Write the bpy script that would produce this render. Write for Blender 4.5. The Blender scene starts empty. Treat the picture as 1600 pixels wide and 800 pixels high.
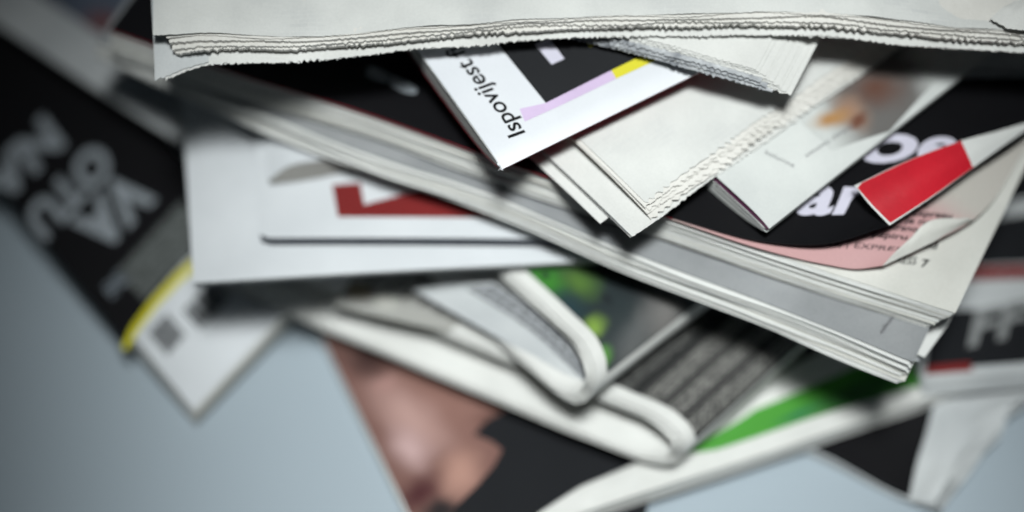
import bpy, bmesh, math, random
from mathutils import Vector, noise, Matrix

scene = bpy.context.scene
random.seed(7)

# ------------------------------------------------------------------ camera
ELEV = math.radians(54.0)
DIST = 0.823
HFOV = math.radians(22.0)
TARGET = Vector((0.0, 0.0, 0.094))
cam_data = bpy.data.cameras.new("camera")
cam = bpy.data.objects.new("camera", cam_data)
scene.collection.objects.link(cam)
cam.location = TARGET + Vector((0, -math.cos(ELEV), math.sin(ELEV))) * DIST
cam.rotation_euler = (math.pi / 2 - ELEV, 0, 0)
cam_data.sensor_width = 36.0
cam_data.lens = 18.0 / math.tan(HFOV / 2)
cam_data.clip_start = 0.01
cam_data.clip_end = 50.0
cam_data.dof.use_dof = True
cam_data.dof.focus_distance = DIST - 0.004
cam_data.dof.aperture_fstop = 1.7
cam_data.dof.aperture_blades = 9
scene.camera = cam

# ------------------------------------------------------------------ world and lamps
world = bpy.data.worlds.new("World")
scene.world = world
world.use_nodes = True
wbg = world.node_tree.nodes["Background"]
wbg.inputs[0].default_value = (0.66, 0.84, 1.0, 1)
wbg.inputs[1].default_value = 0.022


def area_lamp(name, loc, aim, size, size_y, power, color, spread=180):
    d = bpy.data.lights.new(name, 'AREA')
    d.shape = 'RECTANGLE'
    d.size, d.size_y = size, size_y
    d.energy = power
    d.color = color
    d.spread = math.radians(spread)
    o = bpy.data.objects.new(name, d)
    o.location = loc
    o.rotation_euler = (Vector(aim) - Vector(loc)).to_track_quat('-Z', 'Y').to_euler()
    scene.collection.objects.link(o)
    return o


area_lamp("softbox_lamp", (0.055, -0.28, 0.97), (0.028, -0.008, 0.06), 0.31, 0.31, 0.46, (0.965, 1.0, 0.995), 16)

scene.view_settings.view_transform = 'Standard'
scene.view_settings.look = 'None'
scene.view_settings.exposure = 0.0
scene.view_settings.gamma = 1.0
scene.view_settings.use_curve_mapping = False


# ------------------------------------------------------------------ helpers: surfaces in millimetres
MM = 0.001
V = lambda *a: Vector(a)


def hermite(knots, vals, x):
    n = len(knots)
    if x <= knots[0]:
        return vals[0] + (vals[1] - vals[0]) * ((x - knots[0]) / (knots[1] - knots[0]))
    if x >= knots[-1]:
        return vals[-1] + (vals[-1] - vals[-2]) * ((x - knots[-1]) / (knots[-1] - knots[-2]))
    i = 0
    while x > knots[i + 1]:
        i += 1

    def tan(k):
        if k == 0:
            return (vals[1] - vals[0]) / (knots[1] - knots[0])
        if k == n - 1:
            return (vals[-1] - vals[-2]) / (knots[-1] - knots[-2])
        a, b = knots[k] - knots[k - 1], knots[k + 1] - knots[k]
        return ((vals[k] - vals[k - 1]) / a * b + (vals[k + 1] - vals[k]) / b * a) / (a + b)
    h = knots[i + 1] - knots[i]
    u = (x - knots[i]) / h
    u2, u3 = u * u, u * u * u
    return vals[i] * (2 * u3 - 3 * u2 + 1) + tan(i) * (h * (u3 - 2 * u2 + u)) + vals[i + 1] * (3 * u2 - 2 * u3) + tan(i + 1) * (h * (u3 - u2))


def table_fn(pairs):
    xs = [p[0] for p in pairs]
    ys = [p[1] for p in pairs]

    def f(x):
        if x <= xs[0]:
            return ys[0]
        for i in range(len(xs) - 1):
            if x <= xs[i + 1]:
                return ys[i] + (ys[i + 1] - ys[i]) * (x - xs[i]) / (xs[i + 1] - xs[i])
        return ys[-1]
    return f


class Surface:
    flip = False
    disp = None

    def normal(self, s, t):
        h = 1e-3
        n = (self.base(s + h, t) - self.base(s - h, t)).cross(self.base(s, t + h) - self.base(s, t - h))
        n.normalize()
        if n.length < .5:
            n = V(0, 0, 1)
        if self.flip is None:
            return n if n.z >= 0 else -n
        return -n if self.flip else n

    def point(self, s, t, w=0.0):
        p = self.base(s, t)
        d = self.disp(s, t) if self.disp else 0.0
        if w or d:
            p = p + self.normal(s, t) * (w + d)
        return p


class Grid(Surface):
    """A curved sheet through rows of points (row 0 is the front edge, column 0 the left edge)."""
    flip = None

    def __init__(self, name, rows, disp=None):
        self.name, self.rows, self.disp = name, rows, disp
        n, m = len(rows), len(rows[0])
        ck, rk = [0.0], [0.0]
        for j in range(1, m):
            ck.append(ck[-1] + (rows[0][j] - rows[0][j - 1]).length)
        mid = m // 2
        for i in range(1, n):
            rk.append(rk[-1] + (rows[i][mid] - rows[i - 1][mid]).length)
        self.Lu, self.Lv = ck[-1], rk[-1]
        self.ck = [c / ck[-1] for c in ck]
        self.rk = [r / rk[-1] for r in rk]

    def base(self, s, t):
        return hermite(self.rk, [hermite(self.ck, r, s) for r in self.rows], t)


class Para(Surface):
    """A flat sheet from a corner and two edges, with a gentle displacement."""
    flip = None

    def __init__(self, name, o, u, v, disp=None):
        self.name, self.o, self.u, self.v, self.disp = name, o, u, v, disp
        self.Lu, self.Lv = u.length, v.length

    def base(self, s, t):
        return self.o + self.u * s + self.v * t


class Fold(Surface):
    """A sheet folded round an axis: s runs along the folded profile, t along the fold."""

    def __init__(self, name, o, axis, b, prof, skew, length, flip=False, rise=0.0):
        self.name, self.o, self.a, self.b = name, o, axis.normalized(), b.normalized()
        self.prof = [V(*p, 0) for p in prof]
        k = [0.0]
        for i in range(1, len(prof)):
            k.append(k[-1] + (self.prof[i] - self.prof[i - 1]).length)
        self.Lu, self.Lv = k[-1], length
        self.k = [x / k[-1] for x in k]
        self.skew, self.flip, self.rise, self.disp = skew, flip, rise, None

    def base(self, s, t):
        p = hermite(self.k, self.prof, s)
        a = self.skew(s) * (1 - t) + self.Lv * t
        return self.o + self.b * p.x + V(0, 0, p.y + self.rise * t) + self.a * a


def fbm(x, y, seed, oct=3):
    v, a = 0.0, 1.0
    for i in range(oct):
        v += a * noise.noise((x, y, seed * 17.3 + i * 5.1))
        a *= .5
        x *= 2.1
        y *= 2.1
    return v


def teeth(seed, amp=.5, pitch=2.6, fuzz=.25, wav=.5):
    def f(x):
        p = x / pitch + 1.1 * noise.noise((x * .13, seed, .3))
        tri = abs((p % 1.0) * 2 - 1) - .5
        m = max(.1, .55 + 1.1 * noise.noise((x * .13, seed * 3.1, 4.4)))
        return amp * tri * m + fuzz * (noise.noise((x * 1.9, seed, 1.7)) + .7 * noise.noise((x * 4.3, seed, 8.2))) + wav * noise.noise((x * .045, seed, 2.9))
    return f


def link(o, parent=None):
    scene.collection.objects.link(o)
    if parent is not None:
        o.parent = parent
    return o


def thing(name, label, cat, base, group=None):
    o = bpy.data.objects.new(name, None)
    o.empty_display_size = .01
    o.location = Vector(base) * MM
    o["label"] = label
    o["category"] = cat
    if group:
        o["group"] = group
    return link(o)


def finish(name, verts, faces, uvs, mat, parent, smooth=True):
    off = parent.location if parent is not None else Vector((0, 0, 0))
    q = parent
    while q is not None and q.parent is not None:
        q = q.parent
        off = off + q.location
    me = bpy.data.meshes.new(name)
    me.from_pydata([tuple(Vector(v) * MM - off) for v in verts], [], faces)
    uv = me.uv_layers.new(name="UVMap")
    for l in me.loops:
        uv.data[l.index].uv = uvs[l.vertex_index]
    for p in me.polygons:
        p.use_smooth = smooth
    me.materials.append(mat)
    me.update()
    o = bpy.data.objects.new(name, me)
    return link(o, parent)


def ramp_samples(n, dense0, dense1):
    """n+1 samples on 0..1, crowded towards the ends that need detail."""
    out = []
    for i in range(n + 1):
        x = i / n
        if dense0 and dense1:
            x = .5 - .5 * math.cos(math.pi * x)
        elif dense0:
            x = x ** 2.2
        elif dense1:
            x = 1 - (1 - x) ** 2.2
        out.append(x)
    return out


def page(name, sh, parent, mat, s=(0, 1), t=(0, 1), w=0.0, th=.16, nu=40, nv=14, front=None, back=None, left=None, right=None, crumple=0.0, cs=.05, seed=0.0):
    """One sheet of paper with real thickness; front/back/left/right give the edge's outline in mm outwards."""
    A = ramp_samples(nu, left is not None and front is None, right is not None and front is None)
    B = ramp_samples(nv, front is not None and left is None, back is not None and left is None)
    if front is not None and right is not None:
        B = [b ** 1.5 for b in ramp_samples(nv, False, False)]
    verts, uvs = [], []
    wf = w if callable(w) else (lambda a, b: w)
    for b in B:
        for a in A:
            s0 = s[0] - (left(b * (t[1] - t[0]) * sh.Lv) / sh.Lu if left else 0)
            s1 = s[1] + (right(b * (t[1] - t[0]) * sh.Lv) / sh.Lu if right else 0)
            ss = s0 + (s1 - s0) * a
            t0 = t[0] - (front(ss * sh.Lu) / sh.Lv if front else 0)
            t1 = t[1] + (back(ss * sh.Lu) / sh.Lv if back else 0)
            tt = t0 + (t1 - t0) * b
            ww = wf(ss, tt)
            if crumple:
                ww += crumple * fbm(ss * sh.Lu * cs, tt * sh.Lv * cs, seed)
            verts.append(sh.point(ss, tt, ww))
            uvs.append((ss * sh.Lu, tt * sh.Lv))
    n = len(verts)
    W_, H_ = nu + 1, nv + 1
    if th > 0:
        for i in range(n):
            b, a = divmod(i, W_)
            s_, t_ = uvs[i][0] / sh.Lu, uvs[i][1] / sh.Lv
            verts.append(verts[i] - sh.normal(s_, t_) * th)
            uvs.append(uvs[i])
    faces = []
    for j in range(nv):
        for i in range(nu):
            q = (j * W_ + i, j * W_ + i + 1, (j + 1) * W_ + i + 1, (j + 1) * W_ + i)
            faces.append(q)
            if th > 0:
                faces.append(tuple(n + k for k in reversed(q)))
    if th > 0:
        ring = [i for i in range(W_)] + [j * W_ + nu for j in range(1, H_)] + [nv * W_ + i for i in range(nu - 1, -1, -1)] + [j * W_ for j in range(nv - 1, 0, -1)]
        for k in range(len(ring)):
            a, b = ring[k], ring[(k + 1) % len(ring)]
            faces.append((b, a, n + a, n + b))
    o = finish(name, verts, faces, uvs, mat, parent)
    if th > 0:
        # keep the cut edges crisp while the faces stay smooth
        me = o.data
        e = me.attributes.new("sharp_edge", 'BOOLEAN', 'EDGE')
        rs = set(ring)
        for k, ed in enumerate(me.edges):
            a, b = ed.vertices
            if (a in rs and b in rs) or (a - n in rs and b - n in rs):
                e.data[k].value = True
    return o


def to_mesh_points(bm, sh, w, name, parent, mat, maxlen):
    bmesh.ops.triangulate(bm, faces=bm.faces[:])
    for it in range(5):
        es = []
        for e in bm.edges:
            d = e.verts[0].co - e.verts[1].co
            if math.hypot(d.x * sh.Lu, d.y * sh.Lv) > maxlen:
                es.append(e)
        if not es:
            break
        bmesh.ops.subdivide_edges(bm, edges=es, cuts=1)
        bmesh.ops.triangulate(bm, faces=bm.faces[:])
    bm.verts.index_update()
    st = [(v.co.x, v.co.y) for v in bm.verts]
    verts = [sh.point(a, b, w) for a, b in st]
    faces = []
    for f in bm.faces:
        idx = [v.index for v in f.verts]
        n = (verts[idx[1]] - verts[idx[0]]).cross(verts[idx[2]] - verts[idx[0]])
        c = st[idx[0]]
        faces.append(idx if n.dot(sh.normal(*c)) > 0 else idx[::-1])
    bm.free()
    return finish(name, verts, faces, [(a * sh.Lu, b * sh.Lv) for a, b in st], mat, parent)


def ink(name, sh, parent, mat, poly, w=.12, maxlen=5.0):
    """A printed area: an outline in sheet coordinates laid on the paper."""
    bm = bmesh.new()
    bm.faces.new([bm.verts.new((a, b, 0)) for a, b in poly])
    return to_mesh_points(bm, sh, w, name, parent, mat, maxlen)


def lettering(name, sh, parent, mat, text, o, e, h, bold=0.0, w=.14, maxlen=4.0, space=1.0):
    """Printed words: baseline from o to e, capital height towards h, in sheet coordinates."""
    cu = bpy.data.curves.new("lettering", 'FONT')
    cu.body = text
    cu.size = 1.0
    cu.offset = bold
    cu.space_character = space
    cu.resolution_u = 4
    tmp = bpy.data.objects.new("lettering", cu)
    scene.collection.objects.link(tmp)
    dg = bpy.context.evaluated_depsgraph_get()
    me = bpy.data.meshes.new_from_object(tmp.evaluated_get(dg))
    bpy.data.objects.remove(tmp)
    bpy.data.curves.remove(cu)
    bm = bmesh.new()
    bm.from_mesh(me)
    bpy.data.meshes.remove(me)
    x0 = min(v.co.x for v in bm.verts)
    x1 = max(v.co.x for v in bm.verts)
    for v in bm.verts:
        x, y = (v.co.x - x0) / (x1 - x0), v.co.y / .73
        v.co = (o[0] + (e[0] - o[0]) * x + (h[0] - o[0]) * y, o[1] + (e[1] - o[1]) * x + (h[1] - o[1]) * y, 0)
    return to_mesh_points(bm, sh, w, name, parent, mat, maxlen)


# ------------------------------------------------------------------ materials
def new_mat(name):
    m = bpy.data.materials.new(name)
    m.use_nodes = True
    nt = m.node_tree
    return m, nt, nt.nodes["Principled BSDF"], nt.nodes, nt.links


def lin(c):
    return tuple((x / 12.92 if x <= .04045 else ((x + .055) / 1.055) ** 2.4) for x in c)


def paper(name, c1, c2, rough=.75, spec=.25, coat=0.0, fine=1400.0, big=35.0, bump=.25, ghost=0.0, layers=0.0):
    """Paper: fibre mottling, cloudy large-scale toning, a little relief."""
    m, nt, b, N, L = new_mat(name)
    tc = N.new("ShaderNodeTexCoord")
    n1 = N.new("ShaderNodeTexNoise")
    n1.inputs["Scale"].default_value = fine
    n1.inputs["Detail"].default_value = 3
    n2 = N.new("ShaderNodeTexNoise")
    n2.inputs["Scale"].default_value = big
    n2.inputs["Detail"].default_value = 4
    L.new(tc.outputs["Object"], n1.inputs["Vector"])
    L.new(tc.outputs["Object"], n2.inputs["Vector"])
    add = N.new("ShaderNodeMath")
    add.operation = 'MULTIPLY_ADD'
    add.inputs[1].default_value = .35
    L.new(n1.outputs["Fac"], add.inputs[0])
    L.new(n2.outputs["Fac"], add.inputs[2])
    r = N.new("ShaderNodeMapRange")
    r.inputs["From Min"].default_value = .42
    r.inputs["From Max"].default_value = .95
    L.new(add.outputs[0], r.inputs["Value"])
    mx = N.new("ShaderNodeMix")
    mx.data_type = 'RGBA'
    mx.inputs["A"].default_value = (*c1, 1)
    mx.inputs["B"].default_value = (*c2, 1)
    L.new(r.outputs["Result"], mx.inputs["Factor"])
    col = mx.outputs["Result"]
    if ghost:
        # print on the other side of the sheet showing faintly through
        uv = N.new("ShaderNodeUVMap")
        br = N.new("ShaderNodeTexBrick")
        br.inputs["Scale"].default_value = .33
        br.inputs["Mortar Size"].default_value = .035
        br.inputs["Brick Width"].default_value = 1.9
        br.inputs["Row Height"].default_value = .55
        br.inputs["Color1"].default_value = (1, 1, 1, 1)
        br.inputs["Color2"].default_value = (.35, .35, .35, 1)
        br.inputs["Mortar"].default_value = (0, 0, 0, 1)
        L.new(uv.outputs["UV"], br.inputs["Vector"])
        n3 = N.new("ShaderNodeTexNoise")
        n3.inputs["Scale"].default_value = .035
        n3.inputs["Detail"].default_value = 1
        L.new(uv.outputs["UV"], n3.inputs["Vector"])
        r3 = N.new("ShaderNodeMapRange")
        r3.inputs["From Min"].default_value = .48
        r3.inputs["From Max"].default_value = .66
        r3.inputs["To Max"].default_value = ghost
        L.new(n3.outputs["Fac"], r3.inputs["Value"])
        mu = N.new("ShaderNodeMath")
        mu.operation = 'MULTIPLY'
        L.new(br.outputs["Color"], mu.inputs[0])
        L.new(r3.outputs["Result"], mu.inputs[1])
        g = N.new("ShaderNodeMix")
        g.data_type = 'RGBA'
        g.inputs["B"].default_value = (.22, .24, .27, 1)
        L.new(col, g.inputs["A"])
        L.new(mu.outputs[0], g.inputs["Factor"])
        col = g.outputs["Result"]
    L.new(col, b.inputs["Base Color"])
    b.inputs["Roughness"].default_value = rough
    b.inputs["Specular IOR Level"].default_value = spec
    if coat:
        b.inputs["Coat Weight"].default_value = coat
        b.inputs["Coat Roughness"].default_value = .12
    if bump:
        bp = N.new("ShaderNodeBump")
        bp.inputs["Strength"].default_value = bump
        bp.inputs["Distance"].default_value = .0002
        L.new(n1.outputs["Fac"], bp.inputs["Height"])
        L.new(bp.outputs["Normal"], b.inputs["Normal"])
    return m


def photo(name, base, blobs, sh, rough=.6, spec=.3, grain=.12, coat=0.0):
    """A printed picture: soft patches of ink colour. blobs: (s, t, radius_u, radius_v mm, turn deg, colour, softness)."""
    m, nt, b, N, L = new_mat(name)
    uv = N.new("ShaderNodeUVMap")
    nz = N.new("ShaderNodeTexNoise")
    nz.inputs["Scale"].default_value = .12
    nz.inputs["Detail"].default_value = 3
    L.new(uv.outputs["UV"], nz.inputs["Vector"])
    sc = N.new("ShaderNodeVectorMath")
    sc.operation = 'MULTIPLY_ADD'
    sc.inputs[1].default_value = (5, 5, 0)
    L.new(nz.outputs["Color"], sc.inputs[0])
    L.new(uv.outputs["UV"], sc.inputs[2])
    vec = sc.outputs[0]
    col = None
    for (s, t, ru, rv, turn, c, soft) in blobs:
        mp = N.new("ShaderNodeMapping")
        mp.vector_type = 'TEXTURE'
        mp.inputs["Location"].default_value = (s * sh.Lu + 2.5, t * sh.Lv + 2.5, 0)
        mp.inputs["Rotation"].default_value = (0, 0, math.radians(turn))
        mp.inputs["Scale"].default_value = (ru, rv, 1)
        L.new(vec, mp.inputs["Vector"])
        z = N.new("ShaderNodeVectorMath")
        z.operation = 'MULTIPLY'
        z.inputs[1].default_value = (1, 1, 0)
        L.new(mp.outputs[0], z.inputs[0])
        ln = N.new("ShaderNodeVectorMath")
        ln.operation = 'LENGTH'
        L.new(z.outputs[0], ln.inputs[0])
        mr = N.new("ShaderNodeMapRange")
        mr.interpolation_type = 'SMOOTHSTEP'
        mr.inputs["From Min"].default_value = max(0.0, 1 - soft)
        mr.inputs["From Max"].default_value = 1 + soft * .4
        mr.inputs["To Min"].default_value = 1
        mr.inputs["To Max"].default_value = 0
        L.new(ln.outputs["Value"], mr.inputs["Value"])
        mx = N.new("ShaderNodeMix")
        mx.data_type = 'RGBA'
        if col is None:
            mx.inputs["A"].default_value = (*base, 1)
        else:
            L.new(col, mx.inputs["A"])
        mx.inputs["B"].default_value = (*c, 1)
        L.new(mr.outputs["Result"], mx.inputs["Factor"])
        col = mx.outputs["Result"]
    g = N.new("ShaderNodeTexNoise")
    g.inputs["Scale"].default_value = 1.6
    g.inputs["Detail"].default_value = 2
    L.new(uv.outputs["UV"], g.inputs["Vector"])
    gm = N.new("ShaderNodeMix")
    gm.data_type = 'RGBA'
    gm.blend_type = 'OVERLAY'
    gm.inputs["Factor"].default_value = grain
    L.new(col, gm.inputs["A"])
    L.new(g.outputs["Fac"], gm.inputs["B"])
    L.new(gm.outputs["Result"], b.inputs["Base Color"])
    b.inputs["Roughness"].default_value = rough
    b.inputs["Specular IOR Level"].default_value = spec
    b.inputs["Coat Weight"].default_value = coat
    b.inputs["Coat Roughness"].default_value = .15
    return m


def text_rows(name, bg, fg, row=2.6, along_u=True, turn=0.0, gap=.45, cols=None):
    """Columns of small print too fine to read: rows broken into words."""
    m, nt, b, N, L = new_mat(name)
    uv = N.new("ShaderNodeUVMap")
    mp = N.new("ShaderNodeMapping")
    mp.inputs["Rotation"].default_value = (0, 0, math.radians(turn))
    L.new(uv.outputs["UV"], mp.inputs["Vector"])
    br = N.new("ShaderNodeTexBrick")
    br.inputs["Scale"].default_value = 1.0
    br.inputs["Row Height"].default_value = row
    br.inputs["Brick Width"].default_value = row * 2.3
    br.inputs["Mortar Size"].default_value = row * gap * .5
    br.inputs["Mortar Smooth"].default_value = .2
    br.offset = .37
    br.inputs["Color1"].default_value = (*fg, 1)
    br.inputs["Color2"].default_value = (*[f * .55 for f in fg], 1)
    br.inputs["Mortar"].default_value = (*bg, 1)
    L.new(mp.outputs[0], br.inputs["Vector"])
    n = N.new("ShaderNodeTexNoise")
    n.inputs["Scale"].default_value = 1.1
    L.new(mp.outputs[0], n.inputs["Vector"])
    r = N.new("ShaderNodeMapRange")
    r.inputs["From Min"].default_value = .40
    r.inputs["From Max"].default_value = .55
    L.new(n.outputs["Fac"], r.inputs["Value"])
    mx = N.new("ShaderNodeMix")
    mx.data_type = 'RGBA'
    mx.inputs["A"].default_value = (*bg, 1)
    L.new(br.outputs["Color"], mx.inputs["B"])
    L.new(r.outputs["Result"], mx.inputs["Factor"])
    col = mx.outputs["Result"]
    if cols:
        sx = N.new("ShaderNodeSeparateXYZ")
        L.new(mp.outputs[0], sx.inputs[0])
        w = N.new("ShaderNodeMath")
        w.operation = 'PINGPONG'
        w.inputs[1].default_value = cols
        L.new(sx.outputs["Y"], w.inputs[0])
        cr = N.new("ShaderNodeMapRange")
        cr.inputs["From Min"].default_value = cols * .25
        cr.inputs["From Max"].default_value = cols * .4
        L.new(w.outputs[0], cr.inputs["Value"])
        m2 = N.new("ShaderNodeMix")
        m2.data_type = 'RGBA'
        m2.inputs["A"].default_value = (*bg, 1)
        L.new(col, m2.inputs["B"])
        L.new(cr.outputs["Result"], m2.inputs["Factor"])
        col = m2.outputs["Result"]
    L.new(col, b.inputs["Base Color"])
    b.inputs["Roughness"].default_value = .7
    b.inputs["Specular IOR Level"].default_value = .2
    return m


def flat(name, c, rough=.5, spec=.3, coat=0.0, var=.12, scale=60.0):
    return paper(name, tuple(x * (1 - var) for x in c), c, rough, spec, coat, fine=900.0, big=scale, bump=.06)


news = paper("newsprint", (.47, .48, .465), (.62, .63, .605), ghost=.2)
news_plain = paper("newsprint_plain", (.49, .495, .475), (.65, .655, .63))
news_warm = paper("newsprint_edge", (.50, .49, .455), (.68, .67, .635), bump=.5)
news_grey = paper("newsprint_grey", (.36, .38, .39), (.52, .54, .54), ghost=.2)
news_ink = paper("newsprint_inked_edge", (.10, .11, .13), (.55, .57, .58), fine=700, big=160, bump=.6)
page_white = paper("magazine_page", (.52, .53, .515), (.64, .65, .63), rough=.5, spec=.35)
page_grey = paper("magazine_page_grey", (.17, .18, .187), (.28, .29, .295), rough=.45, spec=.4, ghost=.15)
page_cream = paper("magazine_page_cream", (.46, .46, .425), (.60, .60, .56), rough=.5)
page_taupe = paper("shaded_newsprint", (.25, .245, .23), (.38, .375, .355))  # darker page tone: shade on the small folded paper's edge, put into the colour
gloss_white = paper("glossy_white_cover", (.55, .57, .60), (.61, .63, .66), rough=.36, spec=.4, coat=.1, bump=.03)
soft_white = paper("matt_white_cover", (.51, .535, .555), (.59, .615, .635), rough=.5, bump=.05)
gloss_black = flat("glossy_black_ink", (.005, .005, .006), .34, .25, coat=.0)
ink_black = flat("black_ink", (.005, .005, .006), .6, .08)
ink_dark = flat("charcoal_ink", (.011, .012, .014), .55, .12)
ink_grey = flat("grey_ink", (.16, .16, .17), .6, .2)
ink_yellow = flat("yellow_ink", (.60, .55, .012), .45, .35)
ink_lilac = flat("lilac_ink", (.55, .43, .62), .4, .4)
ink_purple = flat("purple_ink", (.16, .06, .20), .4, .4)
ink_red = flat("red_ink", (.52, .012, .025), .36, .4, coat=.08, var=.3, scale=28)
ink_maroon = flat("maroon_ink", (.17, .014, .014), .5, .3)
ink_pink_page = paper("pink_page", (.44, .26, .26), (.56, .36, .35), rough=.45, spec=.35, bump=.1)
ink_letter = flat("lilac_white_letter", (.56, .55, .64), .35, .4)
ink_green = flat("green_ink", (.06, .24, .035), .5, .3)
ink_navy = flat("navy_cover", (.012, .018, .035), .45, .35)
ink_plum = flat("plum_cover", (.07, .012, .045), .4, .4)
ink_crimson = flat("crimson_cover", (.24, .014, .025), .5, .2)

# ------------------------------------------------------------------ the table
m, nt, b, N, L = new_mat("table_laminate")
tc = N.new("ShaderNodeTexCoord")
nz = N.new("ShaderNodeTexNoise")
nz.inputs["Scale"].default_value = 6
nz.inputs["Detail"].default_value = 6
L.new(tc.outputs["Object"], nz.inputs["Vector"])
mx = N.new("ShaderNodeMix")
mx.data_type = 'RGBA'
mx.inputs["A"].default_value = (.29, .345, .385, 1)
mx.inputs["B"].default_value = (.335, .39, .43, 1)
L.new(nz.outputs["Fac"], mx.inputs["Factor"])
L.new(mx.outputs["Result"], b.inputs["Base Color"])
b.inputs["Roughness"].default_value = .38
table_mat = m
bm = bmesh.new()
bmesh.ops.create_cube(bm, size=1.0)
bmesh.ops.scale(bm, vec=(2.4, 1.6, .03), verts=bm.verts)
bmesh.ops.translate(bm, vec=(0, .1, -.015), verts=bm.verts)
bmesh.ops.bevel(bm, geom=bm.edges[:], offset=.004, segments=2, affect='EDGES')
me = bpy.data.meshes.new("table_top")
bm.to_mesh(me)
bm.free()
me.materials.append(table_mat)
tab = link(bpy.data.objects.new("table_top", me))
tab["kind"] = "structure"
tab["label"] = "pale blue-grey table top under the pile of papers"

STACK = "newspapers and magazines in the pile"

# ------------------------------------------------------------------ paper with a picture of a face, on the table
o = V(-30.5, -50.8, 6.0)
v = V(-70.1, 38.8, 8.0) - o
u = V(v.y, -v.x, 0).normalized() * 190
S15 = Para("S15", o, u, v * 2.1, disp=lambda s, t: 1.2 * math.sin(s * 5) * (1 - t))
f15 = thing("newspaper", "newspaper printed with a large pinkish face photo, flat on the table", "newspaper", o - V(0, 0, 6), STACK)
for k in range(5):
    page("page", S15, f15, news_plain if k else news, w=-1.1 * k, th=.5, s=(0 + .003 * (k % 3), 1 - .01 * k), t=(-.003 * k, 1), nu=16, nv=16)
c15 = [(0.0472, 0.3503), (0.0635, 0.2913), (0.0797, 0.2168), (0.1683, 0.2478), (0.0350, 0.0773), (0.1164, 0.0822), (0.2198, 0.1452), (0.2597, 0.0229), (0.0412, 0.4112), (0.0558, 0.0300), (0.0544, 0.1607), (0.2366, 0.2334)]
face_mat = photo("face_photo", (.15, .075, .062), [
    (*c15[3], 20, 30, 0, (.21, .11, .09), .9),
    (*c15[2], 9, 20, 20, (.36, .225, .20), 1.0),
    (*c15[10], 7, 10, 10, (.42, .285, .275), 1.0),
    (*c15[11], 26, 10, -35, (.10, .04, .03), 1.0),
    (*c15[0], 7, 13, 25, (.035, .014, .012), 1.0),
    (*c15[8], 5, 12, 0, (.16, .085, .07), .9),
    (*c15[1], 5, 4, 0, (.30, .17, .15), 1.0),
    (*c15[4], 11, 6, 20, (.05, .010, .012), 1.0), (*c15[6], 9, 5, -30, (.09, .04, .03), 1.0),
    (*c15[9], 8, 6, 0, (.012, .008, .009), .8),
    (*c15[5], 8, 11, -30, (.34, .19, .15), .9)], S15)
ink("photo_print", S15, f15, face_mat, [(0.0039, 0.0034), (-0.0009, 0.4652), (0.1098, 0.5111), (0.4013, 0.2084), (0.4264, 0.0087), (0.2487, -0.0988)])
ink("dark_print", S15, f15, ink_dark, [(0.0372, -0.0106), (0.0820, 0.0292), (0.1317, 0.0498), (0.1758, 0.0732), (0.2022, 0.0952), (0.1915, 0.1169), (0.1684, 0.1411), (0.2027, 0.1563), (0.2609, 0.1635), (0.3307, 0.1678), (0.4739, 0.0034), (0.3499, -0.1398)], w=.2)

# ------------------------------------------------------------------ black newspaper with big grey letters, left
o = V(-107.2, -4.5, 11.0)
ue = V(-66.7, 48.6, 15.0) - o
ve = V(-179.8, 82.4, 28.0) - o
S11 = Para("S11", o, ue * 2.6, ve * 1.9, disp=lambda s, t: 1.0 * math.sin(t * 6 + 1))
f11 = thing("newspaper", "newspaper with black front page, big grey capitals and a yellow curved stripe", "newspaper", o - V(0, 0, 11), STACK)
for k in range(11):
    page("page", S11, f11, soft_white if k == 0 else page_cream, w=-.95 * k, th=.7, s=(0, 1 - .004 * k), t=(-.002 * (k % 3), 1), nu=14, nv=18)
ink("front_page_print", S11, f11, ink_black, [(-0.0319, 0.1584), (-0.0189, 0.1909), (-0.0127, 0.5511), (-0.0124, 0.8670), (0.3712, 0.7696), (0.3246, 0.2387), (0.2840, 0.1773), (0.1841, 0.1842), (0.0754, 0.1818)])
ink("yellow_stripe", S11, f11, ink_yellow, [(-0.0322, 0.1615), (0.0117, 0.1741), (0.0764, 0.1810), (0.1462, 0.1816), (0.2009, 0.1785), (0.2044, 0.1626), (0.1477, 0.1674), (0.0779, 0.1669), (0.0160, 0.1608), (-0.0283, 0.1514)], w=.2)
ink("text_block", S11, f11, text_rows("grey_small_text", (.045, .05, .048), (.20, .22, .215), 1.7, turn=0), [(0.0599, 0.2594), (0.2638, 0.2635), (0.2666, 0.2087), (0.2051, 0.1855), (0.0652, 0.1898)], w=.2)
ink("text_block", S11, f11, text_rows("pale_small_text", (.03, .035, .04), (.26, .30, .34), 2.4, turn=20), [(0.0159, 0.2573), (0.0683, 0.2601), (0.0692, 0.2331), (0.0169, 0.2304)], w=.25)
grey_letters = flat("grey_letter_ink", (.27, .30, .325), .6, .25)
for txt, q in (("VA", [(0.2230, 0.3764), (0.0513, 0.3745), (0.2248, 0.2986)]), ("OTU", [(0.2067, 0.4508), (-0.0130, 0.4459), (0.2041, 0.3912)]), ("NA", [(0.1582, 0.5504), (-0.0394, 0.5507), (0.1546, 0.4853)])):
    lettering("headline_letters", S11, f11, grey_letters, txt, *q, bold=.045, w=.3)
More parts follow.
